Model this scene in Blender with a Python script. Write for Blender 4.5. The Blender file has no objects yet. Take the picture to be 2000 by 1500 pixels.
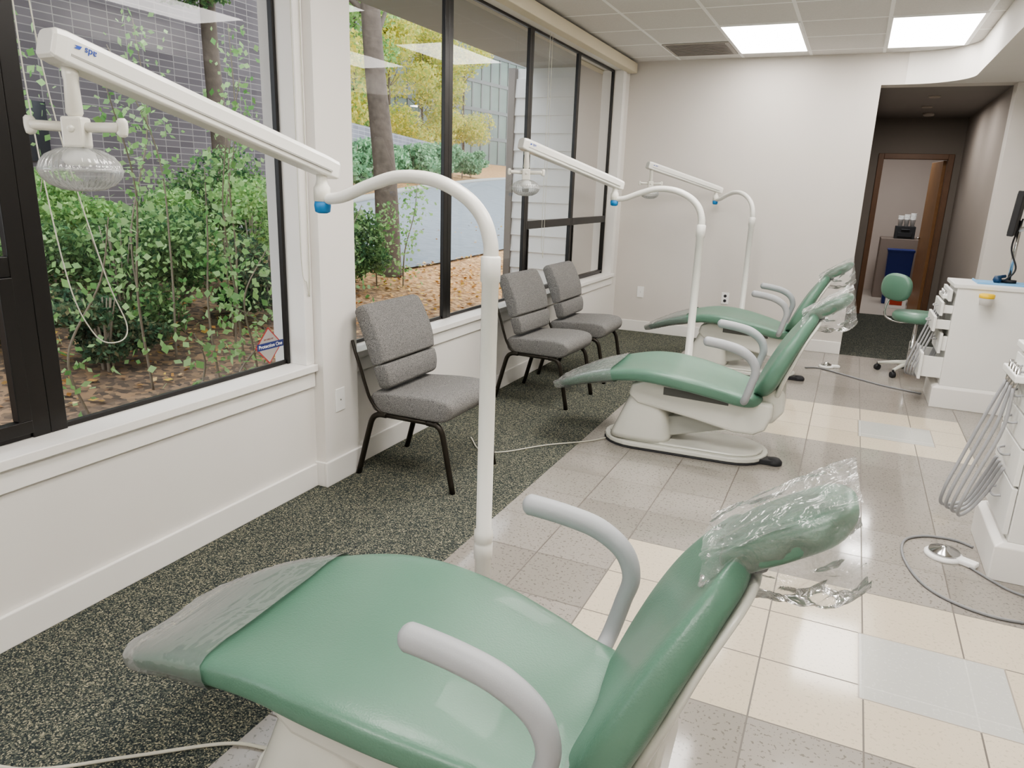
import bpy, math, numpy as np
from mathutils import Vector, Matrix
rng=np.random.default_rng(7)
C=bpy.context.scene.collection
H=1.5
def lin(h):
    h=h.lstrip('#'); o=[]
    for i in (0,2,4):
        c=int(h[i:i+2],16)/255; o.append(c/12.92 if c<=.04045 else ((c+.055)/1.055)**2.4)
    return (*o,1)
# ---------------------------------------------------------------- materials
def base(name):
    m=bpy.data.materials.new(name); m.use_nodes=True
    return m,m.node_tree,m.node_tree.nodes['Principled BSDF']
def mk(nt,t,**k):
    n=nt.nodes.new(t)
    for a,b in k.items(): setattr(n,a,b)
    return n
def mth(nt,op,a,b=None):
    n=nt.nodes.new('ShaderNodeMath'); n.operation=op
    for i,x in enumerate((a,b)):
        if x is None: continue
        if isinstance(x,(int,float)): n.inputs[i].default_value=x
        else: nt.links.new(x,n.inputs[i])
    return n.outputs[0]
def mixc(nt,f,a,b):
    n=nt.nodes.new('ShaderNodeMix'); n.data_type='RGBA'
    for s,x in ((0,f),(6,a),(7,b)):
        if isinstance(x,(int,float,tuple)): n.inputs[s].default_value=x
        else: nt.links.new(x,n.inputs[s])
    return n.outputs[2]
def M(name,col,rough=.5,metal=0,bump=0,bscale=80,var=0,vscale=4,coat=0,col2=None,spec=.5):
    m,nt,b=base(name); c=lin(col)
    b.inputs['Base Color'].default_value=c; b.inputs['Roughness'].default_value=rough
    b.inputs['Metallic'].default_value=metal; b.inputs['Coat Weight'].default_value=coat
    b.inputs['Specular IOR Level'].default_value=spec
    tc=mk(nt,'ShaderNodeTexCoord')
    n=mk(nt,'ShaderNodeTexNoise'); n.inputs['Scale'].default_value=vscale; n.inputs['Detail'].default_value=2
    nt.links.new(tc.outputs['Object'],n.inputs['Vector'])
    c2=lin(col2) if col2 else tuple([x*(1-max(var,.04)) for x in c[:3]])+(1,)
    nt.links.new(mixc(nt,n.outputs['Fac'],c,c2),b.inputs['Base Color'])
    if bump:
        n2=mk(nt,'ShaderNodeTexNoise'); n2.inputs['Scale'].default_value=bscale; n2.inputs['Detail'].default_value=2
        nt.links.new(tc.outputs['Object'],n2.inputs['Vector'])
        bp=mk(nt,'ShaderNodeBump'); bp.inputs['Strength'].default_value=bump; bp.inputs['Distance'].default_value=.01
        nt.links.new(n2.outputs['Fac'],bp.inputs['Height']); nt.links.new(bp.outputs[0],b.inputs['Normal'])
    return m
def emis(name,col,s):
    m,nt,b=base(name); b.inputs['Base Color'].default_value=lin(col)
    b.inputs['Emission Color'].default_value=lin(col); b.inputs['Emission Strength'].default_value=s
    return m
def film(name,tint=(1,1,1,1),lo=.05,rough=.08,bump=0,bs=12,mul=1.0,diff=0,bd=.03,det=2):
    m=bpy.data.materials.new(name); m.use_nodes=True; nt=m.node_tree; nt.nodes.clear()
    o=mk(nt,'ShaderNodeOutputMaterial'); t=mk(nt,'ShaderNodeBsdfTransparent'); t.inputs[0].default_value=tint
    g=mk(nt,'ShaderNodeBsdfGlossy'); g.inputs['Roughness'].default_value=rough
    lw=mk(nt,'ShaderNodeFresnel'); lw.inputs[0].default_value=1.45
    mx=mk(nt,'ShaderNodeMixShader')
    f=mth(nt,'ADD',mth(nt,'MULTIPLY',lw.outputs[0],mul),lo)
    nt.links.new(f,mx.inputs[0]); nt.links.new(t.outputs[0],mx.inputs[1]); nt.links.new(g.outputs[0],mx.inputs[2])
    out=mx.outputs[0]
    if bump:
        tc=mk(nt,'ShaderNodeTexCoord'); n=mk(nt,'ShaderNodeTexNoise'); n.inputs['Scale'].default_value=bs; n.inputs['Detail'].default_value=det; n.inputs['Distortion'].default_value=1.2
        nt.links.new(tc.outputs['Object'],n.inputs['Vector'])
        bp=mk(nt,'ShaderNodeBump'); bp.inputs['Strength'].default_value=bump; bp.inputs['Distance'].default_value=bd
        nt.links.new(n.outputs['Fac'],bp.inputs['Height'])
        nt.links.new(bp.outputs[0],g.inputs['Normal'])
    if diff:
        d=mk(nt,'ShaderNodeBsdfDiffuse'); d.inputs[0].default_value=(.9,.92,.91,1)
        m2=mk(nt,'ShaderNodeMixShader'); m2.inputs[0].default_value=diff
        nt.links.new(out,m2.inputs[1]); nt.links.new(d.outputs[0],m2.inputs[2]); out=m2.outputs[0]
    nt.links.new(out,o.inputs[0]); return m
def island(name,cols,rough=.6,trans=.25):
    m=bpy.data.materials.new(name); m.use_nodes=True; nt=m.node_tree; nt.nodes.clear()
    g=mk(nt,'ShaderNodeNewGeometry'); r=mk(nt,'ShaderNodeValToRGB')
    cr_=r.color_ramp
    while len(cr_.elements)<len(cols): cr_.elements.new(.5)
    for i,c in enumerate(cols):
        cr_.elements[i].position=i/(len(cols)-1); cr_.elements[i].color=lin(c)
    nt.links.new(g.outputs['Random Per Island'],r.inputs[0])
    d=mk(nt,'ShaderNodeBsdfDiffuse'); nt.links.new(r.outputs[0],d.inputs[0])
    tr=mk(nt,'ShaderNodeBsdfTranslucent'); nt.links.new(r.outputs[0],tr.inputs[0])
    mx=mk(nt,'ShaderNodeMixShader'); mx.inputs[0].default_value=trans
    o=mk(nt,'ShaderNodeOutputMaterial'); nt.links.new(d.outputs[0],mx.inputs[1]); nt.links.new(tr.outputs[0],mx.inputs[2]); nt.links.new(mx.outputs[0],o.inputs[0])
    return m
# ---------------------------------------------------------------- geometry
class G:
    def __init__(s): s.v=[];s.f=[];s.mi=[];s.sm=[];s.M=Matrix.Identity(4)
    def add(s,vs,fs,m=0,smooth=False):
        o=len(s.v)
        for p in vs: s.v.append(tuple(s.M@Vector(p)))
        for k,f in enumerate(fs):
            s.f.append([i+o for i in f]); s.mi.append(m); s.sm.append(smooth if isinstance(smooth,bool) else smooth[k])
        return s
    def box(s,x0,y0,z0,x1,y1,z1,m=0):
        vs=[(x,y,z) for x in(x0,x1) for y in(y0,y1) for z in(z0,z1)]
        return s.add(vs,[(0,1,3,2),(4,6,7,5),(0,4,5,1),(2,3,7,6),(0,2,6,4),(1,5,7,3)],m)
    def loft(s,secs,m=0,c0=True,c1=True,smooth=True,closed=True):
        n=len(secs[0]); vs=[p for q in secs for p in q]; fs=[];sm=[]
        for i in range(len(secs)-1):
            for k in range(n if closed else n-1):
                k2=(k+1)%n; fs.append((i*n+k,i*n+k2,(i+1)*n+k2,(i+1)*n+k)); sm.append(smooth)
        if c0: fs.append(tuple(range(n-1,-1,-1))); sm.append(False)
        if c1: fs.append(tuple((len(secs)-1)*n+k for k in range(n))); sm.append(False)
        return s.add(vs,fs,m,sm)
    def tube(s,path,r,seg=10,m=0,sx=1,caps=True):
        P=[Vector(p) for p in path]; n=len(P)
        R=[r]*n if isinstance(r,(int,float)) else list(r)
        T=[(P[min(i+1,n-1)]-P[max(i-1,0)]).normalized() for i in range(n)]
        a=Vector((0,0,1)) if abs(T[0].z)<.9 else Vector((1,0,0))
        u=T[0].cross(a).normalized(); secs=[]
        for i in range(n):
            u=(u-T[i]*u.dot(T[i])).normalized(); w=T[i].cross(u)
            secs.append([P[i]+(u*math.cos(2*math.pi*k/seg)*sx+w*math.sin(2*math.pi*k/seg))*R[i] for k in range(seg)])
        return s.loft(secs,m,caps,caps)
    def lathe(s,prof,c=(0,0,0),seg=24,m=0,caps=True):
        secs=[[(c[0]+r*math.cos(2*math.pi*k/seg),c[1]+r*math.sin(2*math.pi*k/seg),c[2]+z) for k in range(seg)] for r,z in prof]
        return s.loft(secs,m,caps,caps)
    def extr(s,poly,a0,a1,axis='z',m=0):
        def mp(p,a): return {'z':(p[0],p[1],a),'y':(p[0],a,p[1]),'x':(a,p[0],p[1])}[axis]
        return s.loft([[mp(p,a0) for p in poly],[mp(p,a1) for p in poly]],m,True,True,False)
    def obj(s,name,mats,parent=None,loc=None,bevel=0,bseg=2,**props):
        me=bpy.data.meshes.new(name); me.from_pydata(s.v,[],s.f)
        if not isinstance(mats,(list,tuple)): mats=[mats]
        for m in mats: me.materials.append(m)
        me.polygons.foreach_set('material_index',s.mi); me.polygons.foreach_set('use_smooth',s.sm)
        import bmesh
        bm=bmesh.new(); bm.from_mesh(me); bmesh.ops.recalc_face_normals(bm,faces=bm.faces); bm.to_mesh(me); bm.free()
        me.update()
        o=bpy.data.objects.new(name,me); C.objects.link(o)
        if parent: o.parent=parent
        if loc: o.location=loc
        if bevel:
            b=o.modifiers.new('bevel','BEVEL'); b.width=bevel; b.segments=bseg; b.limit_method='ANGLE'; b.angle_limit=math.radians(40)
        for k,v in props.items(): o[k]=v
        return o
def empty(name,loc,rot=0,**p):
    o=bpy.data.objects.new(name,None); o.empty_display_size=.1; C.objects.link(o)
    o.location=loc; o.rotation_euler=(0,0,rot)
    for k,v in p.items(): o[k]=v
    return o
def copy_thing(src,loc,rot=None):
    def rec(o,par):
        n=o.copy(); C.objects.link(n)
        n.parent=par
        for ch in [c for c in bpy.data.objects if c.parent==o]: rec(ch,n)
        return n
    n=rec(src,None); n.location=loc
    if rot is not None: n.rotation_euler=(0,0,rot)
    return n
def cr(pts,n=8):
    P=[np.array(p,float) for p in pts]; P=[2*P[0]-P[1]]+P+[2*P[-1]-P[-2]]; out=[]
    for i in range(1,len(P)-2):
        for k in range(n):
            t=k/n; a,b,c,d=P[i-1:i+3]
            out.append(.5*(2*b+(c-a)*t+(2*a-5*b+4*c-d)*t*t+(-a+3*b-3*c+d)*t**3))
    out.append(P[-2]); return [tuple(x) for x in out]
def rotz(a): return Matrix.Rotation(a,4,'Z')
def stadium(cx,cy,l,w,n=12):
    r=w/2; h=l/2-r; p=[]
    for k in range(n+1): a=-math.pi/2+math.pi*k/n; p.append((cx+h+r*math.cos(a),cy+r*math.sin(a)))
    for k in range(n+1): a=math.pi/2+math.pi*k/n; p.append((cx-h+r*math.cos(a),cy+r*math.sin(a)))
    return p
def pad(g,pts,re=(.03,.03),rw=(.1,.1),dish=0,p=.45,seg=40,m=0,grow=0,jit=0,caps=(True,True),N=44):
    S=np.array(cr(pts,10)); d=np.r_[0,np.cumsum(np.hypot(*(np.diff(S[:,:2],axis=0).T)))]; L=d[-1]
    es=[0,.03,.12,.3,.55,.8]
    q=[e*max(re[0],rw[0]) for e in es]+list(np.linspace(max(re[0],rw[0]),L-max(re[1],rw[1]),N))+[L-e*max(re[1],rw[1]) for e in es[::-1]]
    q=sorted(set([round(float(x),5) for x in q])); secs=[]
    for s_ in q:
        x,z,w,t=[np.interp(s_,d,S[:,i]) for i in range(4)]
        e=.004; x1,z1=[np.interp(min(s_+e,L),d,S[:,i]) for i in(0,1)]; x0,z0=[np.interp(max(s_-e,0),d,S[:,i]) for i in(0,1)]
        tx,tz=x1-x0,z1-z0; l=math.hypot(tx,tz)+1e-9; nx,nz=-tz/l,tx/l
        cx,cz=x-nx*t/2,z-nz*t/2; f=1;w2=w+grow;t2=t+2*grow
        for dd,r_,rr in ((s_,re[0],rw[0]),(L-s_,re[1],rw[1])):
            if r_ and dd<r_: f=min(f,math.sqrt(max(1-(1-dd/r_)**2,.0004)))
            if rr and dd<rr: w2=min(w2,w+grow-rr+math.sqrt(max(rr*rr-(rr-dd)**2,1e-6)))
        w2=max(w2,.004); t2*=f; ring=[]
        for k in range(seg):
            a=2*math.pi*k/seg; c_,s2=math.cos(a),math.sin(a)
            y=w2*math.copysign(abs(c_)**p,c_); h=t2/2*math.copysign(abs(s2)**p,s2)
            if s2>0: h-=dish*f*(1-(y/w2)**2)*abs(s2)**.3
            if jit:
                j=rng.normal(0,jit); y+=j; h+=rng.normal(0,jit)
            ring.append((cx+nx*h,y,cz+nz*h))
        secs.append(ring)
    g.loft(secs,m,caps[0],caps[1]); return g
def text_mesh(s,size,mat,name,parent=None,mw=None,ext=.0004):
    cu=bpy.data.curves.new(name,'FONT'); cu.body=s; cu.size=size; cu.extrude=ext; cu.align_x='CENTER'; cu.align_y='CENTER'
    t=bpy.data.objects.new(name,cu); C.objects.link(t); bpy.context.view_layer.update()
    me=bpy.data.meshes.new_from_object(t.evaluated_get(bpy.context.evaluated_depsgraph_get()))
    bpy.data.objects.remove(t); me.materials.clear(); me.materials.append(mat)
    o=bpy.data.objects.new(name,me); C.objects.link(o)
    if parent: o.parent=parent
    if mw is not None: o.matrix_local=mw
    return o
def frame(x,y,z,o):
    m=Matrix.Identity(4)
    for i,a in enumerate((x,y,z,o)):
        for j in range(3): m[j][i]=a[j]
    return m
# ---------------------------------------------------------------- material set
m_wall=M('wall_paint','#e5e2dd',.75)
m_wallb=M('back_wall_paint','#d7d2cc',.8,spec=.2)
m_trim=M('trim_paint','#efede9',.45)
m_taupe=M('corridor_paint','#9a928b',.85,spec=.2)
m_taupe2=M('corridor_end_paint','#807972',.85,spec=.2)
m_black=M('black_aluminium','#1a1817',.35,bump=0)
m_cream=M('cream_plastic','#e2e0d6',.3,coat=.3)
m_base=M('base_plastic','#d8d8cf',.25,coat=.3)
m_pole=M('pole_paint','#e6e5df',.3,coat=.2)
m_arm=M('armrest_urethane','#a8abae',.5,bump=.05,bscale=300)
m_green=M('green_vinyl','#648a77',.34,var=.25,vscale=3,bump=.12,bscale=200,coat=.08)
m_rub=M('black_rubber','#2c2d30',.6)
m_blue=M('blue_tape','#2f86c4',.5)
m_chrome=M('chrome','#c9c9c9',.18,metal=1)
m_cab=M('cabinet_laminate','#ebebe8',.4)
m_valance=M('valance_cream','#dcd3bd',.6)
m_hose=M('hose_grey','#a0a1a3',.45)
m_cord=M('cord_cream','#c9c7b9',.5)
m_door=M('door_wood','#97704a',.45,var=.3,vscale=9)
m_doorf=M('door_frame_wood','#74543c',.45,var=.3,vscale=9)
m_bin=M('blue_plastic','#15296e',.4)
m_yel=M('yellow_plastic','#f0c92f',.4)
m_white=M('white_plastic','#f3f3f1',.4)
m_frame=M('bronze_tube','#2f2b24',.4,metal=.4)
m_glass=film('window_glass',(.98,.99,.99,1),.0,.01,mul=1.0)
m_film=film('plastic_film',(1,1,1,1),.03,.08,bump=.3,bs=8,diff=.12,mul=.9)
m_bag=film('plastic_bag',(1,1,1,1),.05,.10,bump=.8,bs=14,diff=.10,mul=.9,det=3,bd=.04)
m_clear=film('lamp_shield',(.97,.98,.98,1),.05,.05,diff=.16)
def fabric():
    m,nt,b=base('grey_fabric'); tc=mk(nt,'ShaderNodeTexCoord')
    n=mk(nt,'ShaderNodeTexNoise'); n.inputs['Scale'].default_value=320; n.inputs['Detail'].default_value=3; nt.links.new(tc.outputs['Object'],n.inputs['Vector'])
    r=mk(nt,'ShaderNodeValToRGB'); r.color_ramp.elements[0].position=.34; r.color_ramp.elements[1].position=.66
    r.color_ramp.elements[0].color=lin('#535253'); r.color_ramp.elements[1].color=lin('#979693')
    nt.links.new(n.outputs['Fac'],r.inputs[0]); nt.links.new(r.outputs[0],b.inputs['Base Color']); b.inputs['Roughness'].default_value=.95; b.inputs['Specular IOR Level'].default_value=.1
    bp=mk(nt,'ShaderNodeBump'); bp.inputs['Strength'].default_value=.25; bp.inputs['Distance'].default_value=.002; nt.links.new(n.outputs['Fac'],bp.inputs['Height']); nt.links.new(bp.outputs[0],b.inputs['Normal'])
    return m
m_fab=fabric()
def carpet(name,cols,sc=260):
    m,nt,b=base(name); tc=mk(nt,'ShaderNodeTexCoord')
    v=mk(nt,'ShaderNodeTexVoronoi'); v.inputs['Scale'].default_value=sc; nt.links.new(tc.outputs['Object'],v.inputs['Vector'])
    v2=mk(nt,'ShaderNodeTexNoise'); v2.inputs['Scale'].default_value=60; v2.inputs['Detail'].default_value=3; nt.links.new(tc.outputs['Object'],v2.inputs['Vector'])
    sp=mk(nt,'ShaderNodeSeparateColor'); nt.links.new(v.outputs['Color'],sp.inputs[0])
    f=mth(nt,'ADD',sp.outputs[0],mth(nt,'MULTIPLY',mth(nt,'SUBTRACT',v2.outputs['Fac'],.5),.28))
    r=mk(nt,'ShaderNodeValToRGB'); e=r.color_ramp.elements; r.color_ramp.interpolation='LINEAR'
    while len(e)<len(cols): e.new(.5)
    for i,(p_,c) in enumerate(cols): e[i].position=p_; e[i].color=lin(c)
    nt.links.new(f,r.inputs[0]); nt.links.new(r.outputs[0],b.inputs['Base Color']); b.inputs['Roughness'].default_value=1; b.inputs['Specular IOR Level'].default_value=.1
    bp=mk(nt,'ShaderNodeBump'); bp.inputs['Strength'].default_value=.5; bp.inputs['Distance'].default_value=.004; nt.links.new(v.outputs['Distance'],bp.inputs['Height']); nt.links.new(bp.outputs[0],b.inputs['Normal'])
    return m
m_carpet=carpet('speckled_carpet',[(.05,'#2d3336'),(.38,'#3f4645'),(.65,'#5b6059'),(.85,'#7e7d6e'),(.97,'#aaa48c')])
m_carpet2=carpet('corridor_carpet',[(.05,'#24282b'),(.4,'#343a3a'),(.65,'#4c514d'),(.85,'#69695f'),(.97,'#8f8a77')])
def rect(nt,x,y,x0,x1,y0,y1):
    a=mth(nt,'MULTIPLY',mth(nt,'GREATER_THAN',x,x0),mth(nt,'LESS_THAN',x,x1))
    b=mth(nt,'MULTIPLY',mth(nt,'GREATER_THAN',y,y0),mth(nt,'LESS_THAN',y,y1))
    return mth(nt,'MULTIPLY',a,b)
T=.316;TX=.2325;TY=1.98
def tiles():
    m,nt,b=base('floor_tiles'); tc=mk(nt,'ShaderNodeTexCoord'); sp=mk(nt,'ShaderNodeSeparateXYZ'); nt.links.new(tc.outputs['Object'],sp.inputs[0])
    X,Y=sp.outputs[0],sp.outputs[1]
    def ln(v,o):
        u=mth(nt,'DIVIDE',mth(nt,'SUBTRACT',v,o-50*T),T); return mth(nt,'FLOOR',u),mth(nt,'GREATER_THAN',mth(nt,'ABSOLUTE',mth(nt,'SUBTRACT',mth(nt,'FRACT',u),.5)),.4915)
    ix,gx=ln(X,TX); iy,gy=ln(Y,TY); gr=mth(nt,'MAXIMUM',gx,gy)
    acc=None;accb=None;band=None
    for oy in (-9*T,0,9*T):
        k=rect(nt,X,Y,TX-.01,TX+.43,TY+oy+.25,TY+oy+.63); k2=rect(nt,X,Y,TX-.015,TX+.435,TY+oy+.245,TY+oy+.635)
        q=rect(nt,X,Y,TX-3*T,TX+2*T if oy>0 else TX+3*T,TY+oy,TY+oy+3*T)
        acc=k if acc is None else mth(nt,'MAXIMUM',acc,k); accb=k2 if accb is None else mth(nt,'MAXIMUM',accb,k2); band=q if band is None else mth(nt,'MAXIMUM',band,q)
    cb=mk(nt,'ShaderNodeCombineXYZ'); nt.links.new(ix,cb.inputs[0]); nt.links.new(iy,cb.inputs[1])
    wn=mk(nt,'ShaderNodeTexWhiteNoise'); nt.links.new(cb.outputs[0],wn.inputs[0])
    n=mk(nt,'ShaderNodeTexNoise'); n.inputs['Scale'].default_value=85; n.inputs['Detail'].default_value=2; nt.links.new(tc.outputs['Object'],n.inputs['Vector'])
    spk=mth(nt,'GREATER_THAN',n.outputs['Fac'],.62)
    grey=mixc(nt,wn.outputs['Value'],lin('#a39e97'),lin('#96918a'))
    grey=mixc(nt,mth(nt,'MULTIPLY',spk,.6),grey,lin('#605c57'))
    cream=mixc(nt,wn.outputs['Value'],lin('#d8cdb9'),lin('#cfc4af')); cream=mixc(nt,mth(nt,'MULTIPLY',spk,.3),cream,lin('#958b7b'))
    c=mixc(nt,band,grey,cream); c=mixc(nt,gr,c,lin('#6c665f'))
    c=mixc(nt,accb,c,lin('#a59d92')); white=mixc(nt,mth(nt,'MULTIPLY',spk,.4),lin('#c4c5c0'),lin('#d9dad6')); c=mixc(nt,acc,c,white)
    nt.links.new(c,b.inputs['Base Color'])
    nt.links.new(mth(nt,'ADD',mth(nt,'MULTIPLY',gr,.4),.09),b.inputs['Roughness']); b.inputs['Specular IOR Level'].default_value=.55
    bp=mk(nt,'ShaderNodeBump'); bp.inputs['Strength'].default_value=.3; bp.inputs['Distance'].default_value=.002; bp.invert=True
    nt.links.new(gr,bp.inputs['Height']); nt.links.new(bp.outputs[0],b.inputs['Normal'])
    return m
m_tile=tiles()
def ceilmat():
    m,nt,b=base('ceiling_tiles'); tc=mk(nt,'ShaderNodeTexCoord'); sp=mk(nt,'ShaderNodeSeparateXYZ'); nt.links.new(tc.outputs['Object'],sp.inputs[0])
    def ln(v,o):
        u=mth(nt,'DIVIDE',mth(nt,'SUBTRACT',v,o-61),.61); return mth(nt,'GREATER_THAN',mth(nt,'ABSOLUTE',mth(nt,'SUBTRACT',mth(nt,'FRACT',u),.5)),.478)
    g=mth(nt,'MAXIMUM',ln(sp.outputs[0],.035),ln(sp.outputs[1],6.33))
    n=mk(nt,'ShaderNodeTexNoise'); n.inputs['Scale'].default_value=90; n.inputs['Detail'].default_value=2; nt.links.new(tc.outputs['Object'],n.inputs['Vector'])
    c=mixc(nt,n.outputs['Fac'],lin('#d4d2cf'),lin('#e6e4e1'))
    nt.links.new(mixc(nt,g,c,lin('#fdfdfc')),b.inputs['Base Color']); b.inputs['Roughness'].default_value=.9
    return m
m_ceil=ceilmat()
def bricks(name,a,b_,mo,sc,ms=.007):
    m,nt,b=base(name); tc=mk(nt,'ShaderNodeTexCoord'); sp=mk(nt,'ShaderNodeSeparateXYZ'); nt.links.new(tc.outputs['Object'],sp.inputs[0])
    cb=mk(nt,'ShaderNodeCombineXYZ'); nt.links.new(mth(nt,'ADD',sp.outputs[0],sp.outputs[1]),cb.inputs[0]); nt.links.new(sp.outputs[2],cb.inputs[1])
    t=mk(nt,'ShaderNodeTexBrick'); nt.links.new(cb.outputs[0],t.inputs['Vector']); t.offset=0
    t.inputs['Color1'].default_value=lin(a); t.inputs['Color2'].default_value=lin(b_); t.inputs['Mortar'].default_value=lin(mo)
    t.inputs['Scale'].default_value=sc; t.inputs['Brick Width'].default_value=.25; t.inputs['Row Height'].default_value=.09; t.inputs['Mortar Size'].default_value=ms
    nt.links.new(t.outputs[0],b.inputs['Base Color']); b.inputs['Roughness'].default_value=.8; return m
m_brick=bricks('purple_brick','#645e61','#504a4e','#86827f',1.0,.006)
# ---------------------------------------------------------------- camera
cam=bpy.data.cameras.new('camera'); co=bpy.data.objects.new('camera',cam); C.objects.link(co)
cam.sensor_width=36; cam.lens=1420/2000*36; cam.clip_start=.05; cam.clip_end=300
co.matrix_world=frame((.9076,.4184,.03415),(-.1397,.2244,.96443),(.3959,-.8801,.2621),(0,0,H))
bpy.context.scene.camera=co
# ---------------------------------------------------------------- shell
XL=-2.30; YB=7.8; ZC=2.77; ST=dict(kind='structure')
g=G()
g.add([(-1.34,-2.5,0),(3,-2.5,0),(3,YB,0),(1.15,YB,0),(0,YB,0),(-1.34,YB,0)],[(0,1,2,3,4,5)],0)
g.add([(XL-.2,-2.5,0),(-1.34,-2.5,0),(-1.34,YB,0),(XL-.2,YB,0)],[(0,1,2,3)],1)
g.add([(0,YB,0),(1.15,YB,0),(1.15,10.9,0),(0,10.9,0)],[(0,1,2,3)],2)
g.add([(-.9,10.9,0),(2.2,10.9,0),(2.2,14,0),(-.9,14,0)],[(0,1,2,3)],3)
g.obj('floor',[m_tile,m_carpet,m_carpet2,M('far_room_floor','#b5ada5',.4)],**ST)
g=G().box(XL-.2,-2.5,ZC,3,YB+.2,ZC+.05); g.obj('ceiling',m_ceil,**ST)
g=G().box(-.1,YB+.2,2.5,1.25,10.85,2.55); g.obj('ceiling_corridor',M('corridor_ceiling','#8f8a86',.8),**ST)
g=G().box(-1,10.97,2.6,2.3,14.1,2.65); g.obj('ceiling_far_room',m_wall,**ST)
g=G(); g.box(XL-.2,-2.5,0,XL,YB,.6); g.box(XL-.2,-2.5,2.66,XL,YB,ZC)
g.box(XL-.2,2.70,.6,XL,3.03,2.66); g.box(XL,2.74,0,-2.24,3.01,ZC); g.box(XL-.2,7.58,.6,XL,YB,2.66); g.box(XL-.2,-2.5,.6,XL,-.9,2.66)
g.obj('wall_left',m_wall,**ST)
g=G(); g.box(XL-.2,YB,0,.05,YB+.2,ZC); g.box(1.1,YB,0,3.2,YB+.2,ZC); g.box(.05,YB,2.5,1.1,YB+.2,ZC)
g.obj('wall_back',m_wallb,**ST)
G().box(3,-2.5,0,3.2,YB,ZC).obj('wall_right',m_wall,**ST)
G().box(XL-.2,-2.7,0,3.2,-2.5,ZC).obj('wall_front',m_wall,**ST)
G().box(-.05,YB+.2,0,.05,10.85,2.5).obj('wall_corridor_left',m_taupe2,**ST)
G().box(1.1,YB+.2,0,1.2,10.85,2.5).obj('wall_corridor_right',m_taupe,**ST)
g=G(); g.box(-.9,10.85,0,.22,10.97,2.6); g.box(.97,10.85,0,2.2,10.97,2.6); g.box(.22,10.85,2.02,.97,10.97,2.6)
g.obj('wall_corridor_end',m_taupe2,**ST)
g=G(); g.box(-.9,14,0,2.2,14.1,2.6); g.box(-1,10.97,0,-.9,14,2.6); g.box(2.2,10.97,0,2.3,14,2.6)
g.obj('wall_far_room',M('far_room_paint','#c3b8b0',.8),**ST)
arc=[(.24+.5*math.sin(a),7.3+.495*math.cos(a)) for a in np.linspace(0,math.pi/2,16)]
poly=[(3,7.795)]+arc+[(.74,-2.5),(3,-2.5)]
G().extr(poly,2.5,ZC-.002,'z').obj('trim_1',m_wall,**ST)
def bb(name,boxes): 
    g=G()
    for b in boxes: g.box(*b)
    g.obj(name,m_trim,bevel=.004,**ST)
bb('baseboard_left',[(XL,-2.5,0,XL+.016,2.724,.12),(XL,3.026,0,XL+.016,YB,.12),(-2.24,2.724,0,-2.224,3.026,.13),(XL,2.724,0,-2.24,2.74,.13),(XL,3.01,0,-2.24,3.026,.13)])
bb('baseboard_back',[(XL+.016,YB-.016,0,.05,YB,.12),(1.1,YB-.016,0,3,YB,.12)])
bb('baseboard_corridor_right',[(1.085,YB+.2,0,1.1,10.85,.1)])
g=G()
for y0,y1 in ((-.9,2.735),(3.015,7.62)):
    g.box(XL-.13,y0,.601,XL+.035,y1,.635); g.box(XL,y0,.52,XL+.014,y1,.601)
g.box(XL-.085,2.68,.635,XL+.012,2.738,2.659); g.box(XL-.085,7.55,.635,XL+.012,7.64,2.659)
g.obj('trim_2',m_trim,bevel=.003,**ST)
G().box(XL,3.02,2.65,XL+.09,7.74,2.745).obj('trim_3',m_valance,bevel=.006,**ST)
# windows
wins=[(-.9,1.49,True),(1.49,2.68,False),(3.03,4.2,False),(4.2,5.46,False),(5.46,6.52,True),(6.52,7.55,True)]
mw=[(.03,.06),(.06,.018),(.02,.05),(.05,.04),(.04,.03),(.03,.02)]
XG=XL-.1
for i,(y0,y1,rail) in enumerate(wins):
    a,b=mw[i]; g=G(); X0,X1=XG-.012,XG+.014
    g.box(X0,y0,.635,X1,y0+a,2.66); g.box(X0,y1-b,.635,X1,y1,2.66)
    g.box(X0,y0+a,.635,X1-.01,y1-b,.655); g.box(X0,y0+a,2.64,X1,y1-b,2.66)
    if rail:
        g.box(X0,y0+a,1.17,X1,y1-b,1.235)
        e=.045 if i==0 else .02
        g.box(X0,y0+a,.655,X1+.008,y1-b,.655+e); g.box(X0,y0+a,.655+e,X1+.008,y0+a+e,1.17); g.box(X0,y1-b-e,.655+e,X1+.008,y1-b,1.17)
    w=g.obj('window_%d'%(i+1),m_black,bevel=.003,**ST)
    p=G(); p.add([(XG,y0+a,.65),(XG,y1-b,.65),(XG,y1-b,2.64),(XG,y0+a,2.64)],[(0,1,2,3)]); p.obj('glass_pane',m_glass,parent=w)
# ceiling lights
m_em=emis('light_diffuser','#fffaf5',8.3); m_em2=emis('light_diffuser_dim','#fffaf5',5.5)
def troffer(x0,y0,mm):
    t=empty('ceiling_light',(x0+.305,y0+.61,ZC),label='recessed rectangular fluorescent ceiling light with white diffuser',category='ceiling light',group='recessed ceiling lights')
    g=G(); a,b=.305,.61
    g.box(-a,-b,-.008,-a+.02,b,0);g.box(a-.02,-b,-.008,a,b,0);g.box(-a+.02,-b,-.008,a-.02,-b+.02,0);g.box(-a+.02,b-.02,-.008,a-.02,b,0)
    g.obj('light_frame',m_white,parent=t)
    G().box(-a+.02,-b+.02,-.005,a-.02,b-.02,-.001).obj('diffuser',mm,parent=t)
for x0,y0 in ((-1.185,6.33),(.035,6.33),(-1.185,3.89),(.035,3.89),(-1.185,1.45),(.035,1.45),(-1.185,-1.6),(.035,-1.6)): troffer(x0,y0,m_em2 if y0>6 else m_em)
v=empty('ceiling_vent',(-1.49,7.245,ZC),label='dark square louvred air vent in tiled ceiling',category='vent')
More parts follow.
